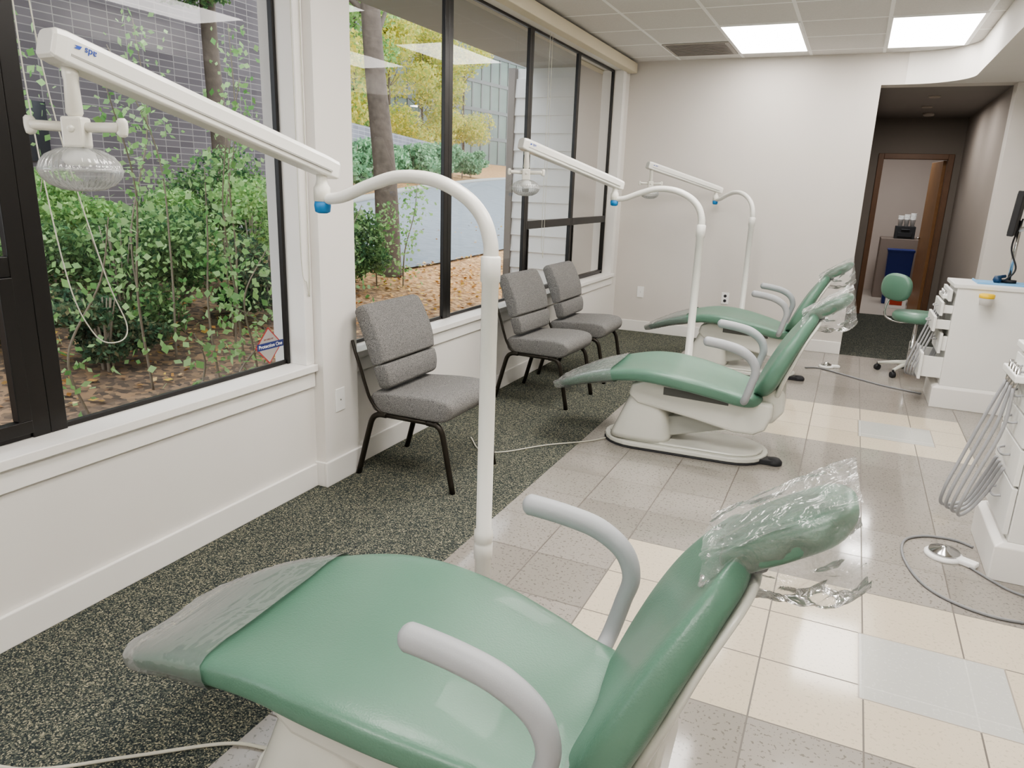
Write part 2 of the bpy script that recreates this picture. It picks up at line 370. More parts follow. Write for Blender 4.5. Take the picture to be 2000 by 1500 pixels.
G().box(-.29,-.29,-.01,.29,.29,-.002).obj('vent_frame',M('vent_grey','#b4afaa',.6),parent=v)
g=G()
for k in range(9): g.box(-.26,-.26+k*.06,-.018,.26,-.24+k*.06,-.01)
g.obj('louvre',M('vent_dark','#9c9793',.6),parent=v)
g=G(); g.box(.17,10.83,0,.235,10.99,2.07); g.box(.955,10.83,0,1.02,10.99,2.07); g.box(.235,10.83,2.005,.955,10.99,2.07)
g.obj('trim_4',m_doorf,bevel=.004,**ST)
d=G().box(0,-.02,.01,.7,.02,2.0).obj('door_1',m_door,bevel=.003,**ST); d.location=(.94,11.0,0); d.rotation_euler=(0,0,math.radians(96))
G().tube([(.64,.02,1),(.64,.06,1)],.012,8).lathe([(.01,0),(.02,.005)],(.64,.06,1)).obj('door_handle',m_chrome,parent=d)
G().box(.42,12.9,0,1.15,13.6,.92).obj('storage_cabinet',M('dark_cabinet','#83776f',.6),bevel=.005,label='low brown storage cabinet in the far room',category='cabinet')
g=G(); g.loft([[(x*s,y*s,z) for x,y in ((-.17,-.15),(.17,-.15),(.17,.15),(-.17,.15))] for z,s in ((0,.9),(.76,1),(.77,1.06),(.80,1.06))],smooth=False)
o=g.obj('waste_bin',m_bin,bevel=.01,label='dark blue plastic recycling bin in the far room',category='bin'); o.location=(.69,12.3,0)
g=G().box(-.13,-.1,0,.13,.1,.22).box(-.08,-.11,.05,.08,-.1,.15,1); o=g.obj('cardboard_box',[m_white,M('red_print','#b2452f',.6)],label='white cardboard box with a red print',category='box'); o.location=(.70,11.8,0)
g=G().box(-.14,-.1,0,.14,.12,.19); g.box(-.1,-.115,.03,.1,-.1,.1); g.tube([(-.06,-.12,.14),(.06,-.12,.14)],.012,8); o=g.obj('black_appliance',m_rub,bevel=.015,label='small black countertop appliance on the low cabinet',category='appliance'); o.location=(.74,13.1,.92)
for k in range(3):
    g=G().lathe([(.028,0),(.04,.1),(.042,.102),(.028,.1)]); 
    for q in range(k+3): g.lathe([(.036,.1+q*.02),(.042,.118+q*.02)])
    o=g.obj('paper_cup',m_white,label='stack of white paper cups',category='cup',group='paper cups in the far room'); o.location=(.66+.085*k,13.12,1.11)
for k,(x,y) in enumerate(((.55,8.7),(.55,9.6))):
    o=G().lathe([(.055,0),(.055,-.008),(.045,-.014),(.03,-.01)]).obj('downlight',M('downlight_metal','#a89e92',.4),label='small round recessed corridor ceiling light',category='ceiling light',group='corridor downlights'); o.location=(x,y,2.5)
    l=bpy.data.lights.new('corridor_lamp','AREA'); l.energy=5; l.shape='DISK'; l.size=.3; l.color=(1,.96,.92); o2=bpy.data.objects.new('corridor_lamp',l); C.objects.link(o2); o2.parent=o; o2.location=(0,0,-.03)
o=G().lathe([(.06,0),(.06,-.025),(.045,-.035)]).obj('smoke_detector',M('detector_plastic','#b8b0a8',.5),label='round smoke detector on corridor ceiling',category='smoke detector'); o.location=(.62,10.3,2.5)
def plate(name,M4,lab,outlet):
    t=empty(name,(0,0,0),label=lab,category='outlet' if outlet else 'wall plate'); t.matrix_world=M4
    G().box(-.037,-.06,0,.037,.06,.006).obj('cover_plate',m_white,parent=t,bevel=.003)
    if outlet:
        for z in(-.025,.025): G().extr([(.016*math.cos(a),z+.016*math.sin(a)) for a in np.linspace(0,6.28,13)[:-1]],.006,.0075,'z').obj('socket',m_rub,parent=t)
    else: G().box(-.003,-.003,.006,.003,.003,.008).obj('screw',m_chrome,parent=t)
LM=lambda y,z,x: frame((0,1,0),(0,0,1),(1,0,0),(x,y,z))
BM=lambda x,z: frame((1,0,0),(0,0,1),(0,-1,0),(x,YB,z))
plate('wall_plate',LM(2.86,.43,-2.24),'white blank wall plate on the column',False)
plate('wall_plate',BM(-2.01,.437),'white blank wall plate on the back wall',False)
plate('wall_outlet',BM(-1.11,.45),'white electrical outlet on the back wall',True)
st=empty('security_sticker',(0,0,0),label='diamond red white and blue security sticker on window glass',category='sticker'); st.matrix_world=LM(2.55,.745,XG+.003)
for s_,mm,zz in ((.088,M('sticker_red','#9f3a38',.5),0),(.079,M('sticker_paper','#a09c98',.5),.0006)):
    G().extr([(0,-s_),(s_,0),(0,s_),(-s_,0)],zz,zz+.0005).obj('sticker_layer',mm,parent=st)
G().box(-.075,-.016,.0012,.095,.016,.0018).obj('sticker_band',M('sticker_blue','#28356e',.5),parent=st)
text_mesh('Protection One',.024,m_white,'sticker_text',st,frame((1,0,0),(0,1,0),(0,0,1),(.01,0,.0024)))
text_mesh('SECURED BY',.011,M('sticker_ink','#7c2f2c',.5),'sticker_text',st,frame((1,0,0),(0,1,0),(0,0,1),(0,.03,.0014)))
def cord(name,pts,r,m,lab,cat='cord',**k):
    return G().tube(cr(pts,8),r,8).obj(name,m,label=lab,category=cat,**k)
cord('blind_cord',[(-2.27,1.48,2.6),(-2.27,1.48,1.8),(-2.27,1.53,1.2),(-2.27,1.60,.98),(-2.27,1.68,.93),(-2.27,1.73,.98),(-2.27,1.66,1.2),(-2.27,1.54,1.8),(-2.27,1.50,2.6)],.0022,m_cord,'looped cream blind cord hanging at the window')
cord('blind_cord',[(-2.28,2.66,2.6),(-2.28,2.66,1.4),(-2.28,2.665,1.1),(-2.28,2.69,1.04),(-2.28,2.715,1.1),(-2.28,2.715,2.6)],.002,m_cord,'thin white blind cord loop beside the column')
cord('blind_cord',[(-2.26,5.50,2.62),(-2.26,5.50,1.6),(-2.26,5.50,1.1),(-2.26,5.53,1.0),(-2.26,5.55,1.1),(-2.26,5.55,2.62)],.002,m_cord,'thin white blind cord hanging from the valance')
# ---------------------------------------------------------------- dental chair
def dental_chair():
    R=empty('dental_chair',(-.61,1.27,.0),math.radians(3),label='reclined green vinyl dental chair with grey armrests and plastic covers',category='dental chair',group='green dental chairs')
    g=G(); 
    for w,z0,z1,mm in ((.43,-.0,.012,1),(.42,.012,.04,0),(.36,.04,.055,0)):
        p=stadium(-.13,0,.56+w,w); g.extr(p,z0,z1,'z',mm)
    g.obj('base_plate',[m_base,m_rub],parent=R,bevel=.006)
    g=G().lathe([(.045,0),(.045,.02),(.03,.035),(.01,.04)],(.40,-.08,0)); g.box(.3,-.12,.0,.4,-.04,.03); g.obj('foot_switch',m_rub,parent=R,bevel=.004)
    g=G(); secs=[]
    for z,x0,x1,w in ((.05,-.57,-.20,.19),(.08,-.56,-.20,.19),(.2,-.51,-.22,.18),(.3,-.47,-.26,.175),(.38,-.43,-.3,.165),(.40,-.41,-.32,.15)):
        cx,hx=(x0+x1)/2,(x1-x0)/2; ring=[]
        for k in range(24):
            a=2*math.pi*k/24; ring.append((cx+hx*math.copysign(abs(math.cos(a))**.5,math.cos(a)),w*math.copysign(abs(math.sin(a))**.4,math.sin(a)),z))
        secs.append(ring)
    g.loft(secs); g.obj('lift_column',m_base,parent=R)
    for sy in(-.10,.06): G().extr([(-.34,.10),(-.25,.07),(.22,.20),(.22,.27),(.14,.27),(-.34,.18)],sy,sy+.04,'y').obj('lift_arm',bpy.data.materials.get('link_grey') or M('link_grey','#a9aaa2',.4),parent=R,bevel=.006)
    g=G(); g.extr([(-.46,.33),(-.40,.28),(-.1,.235),(.16,.185),(.27,.185),(.33,.22),(.36,.3),(.36,.38),(.22,.39),(-.36,.43),(-.44,.40)],-.19,.19,'y')
    g.obj('seat_frame',m_base,parent=R,bevel=.02,bseg=3)
    G().extr([(-.25,.402),(.12,.372),(.12,.342),(-.25,.357)],-.196,.196,'y').obj('frame_slot',M('slot_grey','#5f605c',.5),parent=R)
    top=[(-.93,.335,.175,.045),(-.84,.385,.215,.06),(-.72,.44,.245,.075),(-.56,.492,.275,.09),(-.40,.525,.30,.10),(-.25,.527,.315,.105),(-.08,.505,.31,.105),(.08,.47,.285,.10),(.2,.44,.26,.095),(.30,.435,.235,.085)]
    g=G(); pad(g,top,(.03,.05),(.11,.08),dish=.026,p=.5,seg=56,N=60); g.obj('seat_cushion',m_green,parent=R)
    cov=[t for t in top if t[0]<-.5]; g=G(); pad(g,[(-.965,.325,.165,.04),(-.935,.337,.175,.045)]+cov[1:],(.02,0),(.09,0),grow=.008,dish=.014,p=.5,jit=.0008,caps=(True,False)); 
    g.obj('toe_cover',m_film,parent=R,label='clear plastic toe cover')
    bk=[(.215,.415,.20,.09),(.255,.51,.265,.115),(.30,.61,.28,.115),(.352,.71,.26,.105),(.41,.80,.215,.09),(.46,.87,.16,.075),(.495,.915,.12,.065)]
    g=G(); pad(g,bk,(.05,.04),(.14,.07),dish=.026,p=.55,seg=56,N=50)
    b=g.obj('backrest',m_green,parent=R)
    sh=[(.345,.39,.15,.035),(.375,.52,.205,.035),(.415,.62,.215,.03),(.457,.72,.20,.025),(.50,.80,.165,.022),(.538,.862,.12,.02)]
    g=G(); pad(g,sh,(.03,.03),(.08,.06),p=.5); g.obj('back_shell',m_base,parent=b)
    g=G().extr([(.27,.25),(.36,.25),(.42,.33),(.41,.44),(.36,.48),(.27,.40)],-.14,.14,'y'); g.obj('back_hinge',m_base,parent=R,bevel=.02,bseg=3)
    hd=[(.455,.868,.088,.06),(.50,.915,.096,.068),(.56,.957,.10,.072),(.62,.992,.097,.068),(.675,1.018,.085,.05)]
    g=G(); pad(g,hd,(.03,.035),(.05,.06),dish=.008,p=.6); hh=g.obj('headrest',m_green,parent=R)
    g=G().box(.5,-.03,.80,.53,.03,.90); g.tube([(.54,-.06,.87),(.54,.06,.87)],.018); g.obj('headrest_bracket',m_rub,parent=hh,bevel=.004)
    ax=Vector((.17,0,.115)).normalized(); nn=Vector((-ax.z,0,ax.x))
    g=G(); secs=[]
    S=cr([(-.03,.094,.012,.08),(0,.102,.014,.095),(.05,.108,.013,.125),(.10,.11,.014,.155),(.15,.111,.015,.18),(.20,.11,.014,.195),(.235,.112,.010,.2),(.258,.118,.010,.185)],6)
    for i,(s_,w,up,dn) in enumerate(S):
        c=Vector((.47,0,.890))+ax*s_; ring=[]
        for k in range(84):
            a=2*math.pi*k/84; c_,s2=math.cos(a),math.sin(a)
            fold=.008*math.sin(6*a+4*math.sin(16*s_))+.005*math.sin(13*a+31*s_)+.003*math.sin(23*a-50*s_)+rng.normal(0,.0008)
            y=(w+fold*(1.3 if s2<0 else .5))*math.copysign(abs(c_)**.6,c_)*(1 if s2>0 else 1-.4*abs(s2)**2)
            h=up*abs(s2)**.5+fold*.3 if s2>0 else -(dn+fold)*abs(s2)**.8
            q=c+nn*(h if s2>0 else 0)
            if s2<=0: q=q+Vector((.02*s_*abs(s2)*8,0,h))
            ring.append((q.x,y,q.z))
        secs.append(ring)
    g.loft(secs,0,False,False,smooth=True); g.obj('headrest_cover',m_bag,parent=hh,label='crumpled clear plastic headrest cover')
    for s in(-1,1):
        path=cr([(.20,s*.20,.40),(.205,s*.27,.40),(.215,s*.305,.43),(.235,s*.315,.51),(.25,s*.315,.58),(.225,s*.315,.645),(.16,s*.315,.69),(.08,s*.312,.71),(0,s*.31,.72),(-.04,s*.31,.722)],6)
        n=len(path); r=[.021 if i<n*.35 else .021+.006*min(1,(i-n*.35)/(n*.3)) for i in range(n)]; r[-1]=.008; r[-2]=.019;r[-3]=.024
        G().tube(path,r,18).obj('armrest',m_arm,parent=R)
    return R
ch=dental_chair()
copy_thing(ch,(-.63,4.30,0),math.radians(2.5))
copy_thing(ch,(-.64,6.53,0),math.radians(0))
# ---------------------------------------------------------------- dental lights
def dental_light(bx,by,ex,ey,tx,ty,tz,lab):
    R=empty('dental_light',(bx,by,0),label=lab,category='dental light',group='pole mounted dental lights')
    G().lathe([(.045,0),(.045,.02),(.03,.03),(.0265,.05),(.0265,.31),(.031,.315),(.031,.365),(.0275,.37),(.031,.375),(.031,.41),(.0255,.415),(.0255,1.22),(.030,1.225),(.030,1.295),(.025,1.3)]).obj('pole',m_pole,parent=R)
    dx,dy=ex-bx,ey-by; L=math.hypot(dx,dy); ux,uy=dx/L,dy/L
    prof=[(0,1.29),(.003,1.34),(.03,1.41),(.09,1.468),(.19,1.51),(.31,1.517),(.42,1.488),(.52,1.45),(.585,1.44)]
    P=[(ux*u*L/.585,uy*u*L/.585,z) for u,z in prof]; Q=cr(P,6); n=len(Q)
    G().tube(Q,[.0235-.006*i/n for i in range(n)],14).obj('curved_arm',m_pole,parent=R)
    jx,jy=ux*(L+.015),uy*(L+.015)
    G().lathe([(.014,1.395),(.024,1.40),(.027,1.42),(.024,1.435)],(jx,jy,0)).obj('taped_joint',m_blue,parent=R,label='blue taped joint')
    G().lathe([(.022,1.43),(.027,1.435),(.027,1.475),(.020,1.485),(.017,1.5),(.017,1.53)],(jx,jy,0)).obj('pivot',m_cream,parent=R)
    p0=Vector((jx,jy,1.545)); p1=Vector((tx-bx,ty-by,tz)); d=(p1-p0).normalized(); sd=Vector((0,0,1)).cross(d).normalized(); up=d.cross(sd)
    F=frame(d,sd,up,p0); Lb=(p1-p0).length
    g=G(); g.M=F; secs=[]
    for x,h,w in ((-.065,.024,.023),(-.055,.029,.027),(0,.032,.029),(Lb*.5,.033,.031),(Lb-.03,.035,.033),(Lb-.008,.032,.031),(Lb,.026,.027)):
        secs.append([(x,y*w,z*h) for y,z in ((-1,-.85),(-1,.55),(-.82,.92),(-.6,1),(.6,1),(.82,.92),(1,.55),(1,-.85),(.85,-1),(-.85,-1))])
    g.loft(secs,0,smooth=False); bo=g.obj('boom',m_pole,parent=R,bevel=.002)
    g=G(); g.M=F; g.box(-.02,-.0335,-.016,Lb-.04,.0335,-.011); g.obj('boom_seam',bpy.data.materials.get('seam_grey') or M('seam_grey','#a9a8a2',.5),parent=bo)
    nrm=(sd if sd.x>0 else -sd); xx=d; yy=nrm.cross(xx); wv=.0338
    lb=bpy.data.materials.get('logo_blue') or M('logo_blue','#2b4fb0',.5)
    text_mesh('ads',.021,lb,'boom_logo',bo,frame(xx,yy,nrm,p0+d*(Lb-.080)+nrm*wv+up*.008))
    g=G(); g.M=frame(xx,yy,nrm,p0+d*(Lb-.052)+nrm*wv+up*.008); g.extr([(-.008,-.004),(.008,-.002),(.003,.0),(.009,.005),(-.004,.004)],0,.0005); g.obj('boom_logo',lb,parent=bo)
    h0=p1-d*.05; hx,hy=h0.x,h0.y; zt=h0.z-.03; zc=tz-.17
    G().lathe([(.012,zc+.02),(.018,zc+.03),(.015,zt-.03),(.017,zt-.02),(.017,zt)],(hx,hy,0),16).obj('stem',m_cream,parent=R)
    hd=empty('lamp_head',(hx,hy,zc)); hd.parent=R; hd.rotation_euler=(0,0,math.radians(25))
    g=G().box(-.024,-.022,-.045,.024,.022,.022); g.tube([(0,-.028,-.004),(0,.028,-.004)],.009,12); g.obj('bracket',m_cream,parent=hd,bevel=.006)
    for s in(-1,1):
        g=G().tube([(s*.02,0,0),(s*.09,0,.002),(s*.098,0,.002)],[.011,.011,.013],12); g.tube(cr([(s*.10,0,-.018),(s*.104,0,0),(s*.103,0,.022)],4),[.006]+[.0115]*7+[.007],12)
        g.obj('handle',m_cream,parent=hd)
    G().lathe([(.018,-.045),(.032,-.055),(.036,-.07),(.03,-.08),(.018,-.084)]).obj('lamp_reflector',m_white,parent=hd)
    secs=[]
    for r,z in [(.022,-.043),(.045,-.048),(.068,-.06),(.080,-.075),(.0855,-.09),(.0855,-.096),(.080,-.11),(.066,-.125),(.042,-.136),(.012,-.14)]:
        secs.append([((r+.0012*math.cos(36*t_))*math.cos(t_),(r+.0012*math.cos(36*t_))*math.sin(t_),z) for t_ in np.linspace(0,2*math.pi,145)[:-1]])
    G().loft(secs).obj('lamp_shield',m_clear,parent=hd)
    G().lathe([(.0865,-.089),(.089,-.093),(.0865,-.097)],seg=36,caps=False).obj('shield_rim',m_clear,parent=hd)
    return R
dental_light(-.96,1.95,-1.55,1.94,-1.62,1.11,1.765,'white pole mounted dental light with extended boom behind the dental chair')
dental_light(-.906,4.95,-1.49,4.94,-1.886,4.2,1.755,'white pole mounted dental light with extended boom behind the dental chair')
dental_light(-.86,7.2,-1.27,7.6,-1.833,7.0,1.74,'white pole mounted dental light standing near the back wall')
# ---------------------------------------------------------------- guest chairs
def guest_chair():
    R=empty('guest_chair',(-1.93,3.2,0),0,label='grey upholstered stacking chair with dark metal frame against the window wall',category='chair',group='grey waiting chairs')
    g=G(); pad(g,[(-.21,.462,.235,.11),(-.1,.472,.242,.12),(.08,.485,.25,.13),(.2,.485,.25,.13),(.29,.465,.245,.115)],(.04,.05),(.03,.04),p=.22,dish=.003); g.obj('seat',m_fab,parent=R)
    g=G(); pad(g,[(-.145,.475,.23,.07),(-.160,.54,.245,.085),(-.179,.595,.25,.085)],(.02,.014),(.025,.008),p=.2); 
    pad(g,[(-.179,.597,.25,.085),(-.210,.69,.255,.10),(-.253,.80,.255,.095),(-.289,.885,.25,.08)],(.014,.03),(.008,.028),p=.2)
    g.obj('backrest',m_fab,parent=R)
    g=G()
    for s in(-1,1):
        g.tube(cr([(-.295,s*.245,.72),(-.268,s*.256,.66),(-.238,s*.256,.58),(-.21,s*.254,.49),(-.185,s*.247,.42),(-.14,s*.238,.365),(-.06,s*.235,.35)],5),.0085,10)
        g.tube([(-.14,s*.235,.35),(.2,s*.235,.35)],.012,10)
    g.tube([(-.1,-.235,.35),(-.1,.235,.35)],.01,8); g.tube([(.12,-.235,.35),(.12,.235,.35)],.01,8)
    g.obj('frame',m_frame,parent=R)
    for s in(-1,1):
        G().tube(cr([(.14,s*.235,.35),(.19,s*.235,.346),(.22,s*.235,.32),(.24,s*.235,.25),(.29,s*.235,.0)],6),.015,10).obj('leg',m_frame,parent=R)
        G().tube(cr([(-.10,s*.235,.35),(-.15,s*.235,.346),(-.185,s*.235,.32),(-.21,s*.235,.25),(-.28,s*.235,.0)],6),.015,10).obj('leg',m_frame,parent=R)
    return R
gc=guest_chair(); copy_thing(gc,(-1.93,4.86,0),math.radians(-3)); copy_thing(gc,(-1.93,5.67,0),0)
# ---------------------------------------------------------------- cabinets
def cabinet(y0,opens,lab):
    R=empty('drawer_cabinet',(.74,y0,0),label=lab,category='cabinet',group='white drawer cabinets')
    W=.46;D=.9
    G().box(0.01,0,.17,D,W,.90).obj('body',m_cab,parent=R,bevel=.003)
    G().box(-.015,-.012,.90,D+.01,W+.012,.93).obj('worktop',m_cab,parent=R,bevel=.005)
    g=G(); g.loft([[(x0,yy0,z),(D,yy0,z),(D,yy1,z),(x0,yy1,z)] for z,x0,yy0,yy1 in ((0,-.035,-.02,W+.02),(.15,-.035,-.02,W+.02),(.17,-.005,-.002,W+.002))],smooth=False); g.obj('plinth',m_trim,parent=R,bevel=.004)
    zs=[.19,.40,.56,.68,.79,.885]
    for i in range(5):
        z0,z1=zs[i]+.006,zs[i+1]-.004; o=opens[i]
        g=G().box(-.012-o,.012,z0,.008-o,W-.012,z1)
        if o>.02: g.box(.008-o,.03,z0+.02,.01,.04,z1-.02); g.box(.008-o,W-.04,z0+.02,.01,W-.03,z1-.02); g.box(.008-o,.04,z0+.02,.01,W-.04,z0+.026)
        d=g.obj('drawer',m_cab,parent=R,bevel=.003)
        zc=(z0+z1)/2+.01
        G().tube(cr([(-.012-o,W/2-.06,zc),(-.035-o,W/2-.05,zc-.008),(-.04-o,W/2,zc-.012),(-.035-o,W/2+.05,zc-.008),(-.012-o,W/2+.06,zc)],4),.005,8).obj('handle',m_hose,parent=d)
    G().box(-.06,W*.3,.80,-.012,W*.9,.83).obj('tool_holder',m_cab,parent=R,bevel=.005)
    for k in range(4):
        y=W*.38+k*.055; dd=.015*k
        G().tube([(-.045,y,.86),(-.045,y,.79),(-.05,y,.76)],[.009,.009,.006],8).obj('handpiece',m_chrome,parent=R)
        G().tube(cr([(-.05,y,.77),(-.06-dd,y-.02,.6),(-.12-dd,y-.05,.4),(-.16-dd,y-.07,.26),(-.15-dd,y-.02,.19-dd/2),(-.10,y+.05,.2-dd/2),(-.05,y+.05,.3),(-.02,y+.02,.42)],6),.0075,8).obj('hose',m_hose,parent=R)
    return R
cabinet(3.31,[0,0,0,0,0],'white drawer cabinet with hanging grey hoses')
cabinet(6.15,[.13,.03,.09,.06,.02],'white drawer cabinet with partly open drawers beside the stool')
h=empty('cup_holder',(.93,6.135,.80),label='yellow and white cup hung on the cabinet side',category='holder')
G().lathe([(.04,0),(.045,.05),(.047,.052)],(0,-.05,0)).obj('cup',m_white,parent=h); G().lathe([(.048,.05),(.05,.055),(.05,.075),(.04,.08)],(0,-.05,0)).obj('cup_rim',m_yel,parent=h)
g=G().box(-.22,-.15,0,.3,.15,.006); g.box(-.22,-.15,.006,-.21,.15,.014); g.box(-.21,-.15,.006,.3,-.14,.014); o=g.obj('instrument_tray',M('tray_blue','#7fb5e0',.5),label='light blue instrument tray on the cabinet top',category='tray'); o.location=(1.1,6.4,.93)
g=G().lathe([(.02,0),(.03,.02),(.02,.05)]); g.tube([(0,0,.04),(.05,.02,.05)],.012); o=g.obj('dental_instrument',M('navy_plastic','#22405e',.4),label='small dark blue instrument on the tray',category='instrument'); o.location=(1.02,6.4,.936)
R=empty('monitor',(1.10,6.45,.937),label='thin black monitor on a pole arm above the cabinet',category='monitor')
G().tube([(0,0,0),(0,0,.02)],.05,20).obj('foot',m_rub,parent=R)
G().tube([(0,0,.02),(0,0,.45)],.012,10).obj('post',m_chrome,parent=R)
G().tube(cr([(0,0,.38),(.05,-.04,.42),(.02,-.05,.48)],5),.015,8).obj('arm',m_white,parent=R)
s=G().box(-.02,-.24,.34,.02,.24,.65).obj('screen',m_rub,parent=R,bevel=.006); s.location=(-.07,-.05,.005); s.rotation_euler=(0,.06,math.radians(-12))
G().box(-.022,-.22,.36,-.0205,.22,.63).obj('display',M('display_dark','#10151a',.1),parent=s)
cord('monitor_cable',[(1.10,6.40,1.4),(1.06,6.36,1.2),(1.11,6.35,1.05),(1.07,6.36,.97),(1.04,6.44,.945)],.006,m_rub,'black cable hanging below the monitor','cable')
R=empty('operator_stool',(.62,7.22,0),label='green round operator stool with backrest on casters',category='stool')
G().lathe([(.05,.475),(.18,.48),(.20,.50),(.20,.535),(.18,.558),(.08,.565),(.01,.565)],seg=32).obj('seat',m_green,parent=R)
G().lathe([(.028,.10),(.028,.3),(.016,.31),(.016,.47),(.08,.475)]).obj('column',m_chrome,parent=R)
g=G()
for k in range(5):
    a=2*math.pi*k/5+.4; g.tube([(0,0,.11),(.13*math.cos(a),.13*math.sin(a),.09),(.25*math.cos(a),.25*math.sin(a),.065)],[.022,.018,.013],8)
g.obj('star_base',m_base,parent=R)
for k in range(5):
    a=2*math.pi*k/5+.4; g=G(); g.M=Matrix.Translation((.25*math.cos(a),.25*math.sin(a),.026))@rotz(a+1); g.tube([(0,-.018,0),(0,.018,0)],.026,14); g.tube([(0,0,.02),(0,0,.045)],.01,8); g.obj('caster',m_rub,parent=R)
g=G(); secs=[]
for t,f in ((-.03,.1),(-.028,.8),(-.015,.97),(.01,1),(.03,.85),(.035,.1)):
    ring=[]
    for k in range(32):
        a=2*math.pi*k/32; ring.append((.14*f*math.copysign(abs(math.cos(a))**.8,math.cos(a)),t,.12*f*math.copysign(abs(math.sin(a))**.8,math.sin(a))))
    secs.append(ring)
g.loft(secs); o=g.obj('backrest',m_green,parent=R); o.location=(-.20,.02,.76); o.rotation_euler=(0,.1,math.radians(-35))
G().tube(cr([(0,0,.47),(-.15,.02,.46),(-.25,.04,.50),(-.255,.045,.60),(-.20,.05,.74)],6),.010,8).obj('back_bar',m_chrome,parent=R)
def pedal(x,y,r,rot):
    R=empty('foot_pedal',(x,y,0),rot,label='round metal foot pedal on the tile floor',category='foot pedal',group='foot pedals')
    G().lathe([(r+.012,0),(r+.012,.012),(r,.02)],seg=32).obj('pedal_base',m_white,parent=R)
    G().lathe([(r-.002,.02),(r-.004,.03),(.02,.042),(.018,.048),(.004,.05)],seg=32).obj('pedal_disc',m_chrome,parent=R)
    G().box(r-.01,-.025,0,r+.07,.025,.025).obj('pedal_toe',m_white,parent=R,bevel=.008)
pedal(.56,3.43,.065,-.5); pedal(-.05,7.1,.05,.3)
m_cab2=M('cable_grey','#8b8c8e',.5)
cord('pedal_cable',[(.69,3.58,.006),(.62,3.62,.006),(.5,3.6,.006),(.41,3.5,.006),(.40,3.3,.006),(.47,3.08,.006),(.62,2.97,.006),(.8,2.97,.006),(1.1,3.1,.006)],.006,m_cab2,'grey cable looped on the tile floor','cable')
cord('pedal_cable',[(.65,3.36,.006),(.72,3.27,.006),(.8,3.2,.006),(1.0,3.15,.006)],.005,m_cab2,'thin grey cable of the foot pedal','cable')
cord('floor_cable',[(-.22,6.95,.007),(-.1,7.0,.007),(.1,6.85,.007),(.4,6.62,.007),(.68,6.5,.007)],.007,m_cab2,'grey cable lying across the tile floor','cable')
cord('floor_cable',[(-1.95,3.75,.005),(-1.8,3.58,.005),(-1.67,3.62,.005),(-1.5,3.85,.005),(-1.3,4.05,.005),(-1.2,4.2,.005)],.0045,m_cord,'cream cable lying on the carpet','cable')
cord('floor_cable',[(-2.0,.85,.005),(-1.75,.9,.005),(-1.55,1.05,.005),(-1.36,1.2,.005),(-1.24,1.24,.005)],.005,m_cord,'cream cable lying on the carpet','cable')
# ---------------------------------------------------------------- outside
def gz(x): return .05+.12*np.maximum(0,-x-4)
def ground():
    xs=np.r_[-2.5,np.linspace(-3,-45,43)]; ys=np.linspace(-6,70,39); g=G()
    vs=[(x,y,float(gz(x))) for x in xs for y in ys]; n=len(ys)
    g.add(vs,[(i*n+j,i*n+j+1,(i+1)*n+j+1,(i+1)*n+j) for i in range(len(xs)-1) for j in range(n-1)],0,True)
    m,nt,b=base('leaf_litter'); tc=mk(nt,'ShaderNodeTexCoord'); vo=mk(nt,'ShaderNodeTexVoronoi'); vo.inputs['Scale'].default_value=24; nt.links.new(tc.outputs['Object'],vo.inputs['Vector'])
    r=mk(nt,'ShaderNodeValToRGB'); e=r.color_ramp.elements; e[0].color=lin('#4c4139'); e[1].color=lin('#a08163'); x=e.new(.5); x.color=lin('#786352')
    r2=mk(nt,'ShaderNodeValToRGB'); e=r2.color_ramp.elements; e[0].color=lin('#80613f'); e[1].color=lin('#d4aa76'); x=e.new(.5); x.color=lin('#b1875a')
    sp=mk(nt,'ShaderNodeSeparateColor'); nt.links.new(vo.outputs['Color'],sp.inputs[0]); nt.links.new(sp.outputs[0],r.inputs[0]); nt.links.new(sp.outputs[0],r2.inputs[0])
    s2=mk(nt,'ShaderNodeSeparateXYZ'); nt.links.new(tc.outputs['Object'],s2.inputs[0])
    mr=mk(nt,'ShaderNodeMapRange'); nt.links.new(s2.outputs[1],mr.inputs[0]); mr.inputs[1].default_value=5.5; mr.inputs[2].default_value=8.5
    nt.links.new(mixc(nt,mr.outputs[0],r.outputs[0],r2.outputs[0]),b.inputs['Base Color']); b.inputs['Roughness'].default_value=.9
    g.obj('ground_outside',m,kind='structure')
ground()
near=[(-5.8,2),(-5.8,8.5),(-5.9,11),(-6.4,15.5),(-7.7,22),(-11.0,40),(-13.0,60)]
far=[(-8.5,2),(-9.1,9),(-10.3,12),(-12.2,17.4),(-14.5,24),(-18.9,40),(-22,60)]
g=G(); vs=[]
N_=cr(near[1:],6);F_=cr(far[1:],6)
for a,b in zip(N_,F_):
    for k in range(5):
        t=k/4; x=a[0]*(1-t)+b[0]*t; y=a[1]*(1-t)+b[1]*t; vs.append((x,y,float(gz(x))+.035))
g.add(vs,[(i*5+k,i*5+k+1,(i+1)*5+k+1,(i+1)*5+k) for i in range(len(N_)-1) for k in range(4)],0,True)
g.obj('road_outside',M('asphalt','#8b9298',.85,bump=.3,bscale=40,var=.4,vscale=6,spec=.2),kind='structure')
G().tube([(x,y,float(gz(x))+.05) for x,y in F_],.12,6).obj('curb_outside',M('curb_concrete','#9a9a96',.8),kind='structure')
G().box(-10.5,-4,0,-9.2,10.0,9).obj('wall_outside_brick',m_brick,kind='structure')
G().box(-9.21,4.6,1.6,-9.17,6.2,2.3).obj('window_7',M('dark_glass','#20242a',.15),kind='structure')
g=G(); pp=[(-14.9,14),(-16,20),(-18.4,28),(-22,40)]
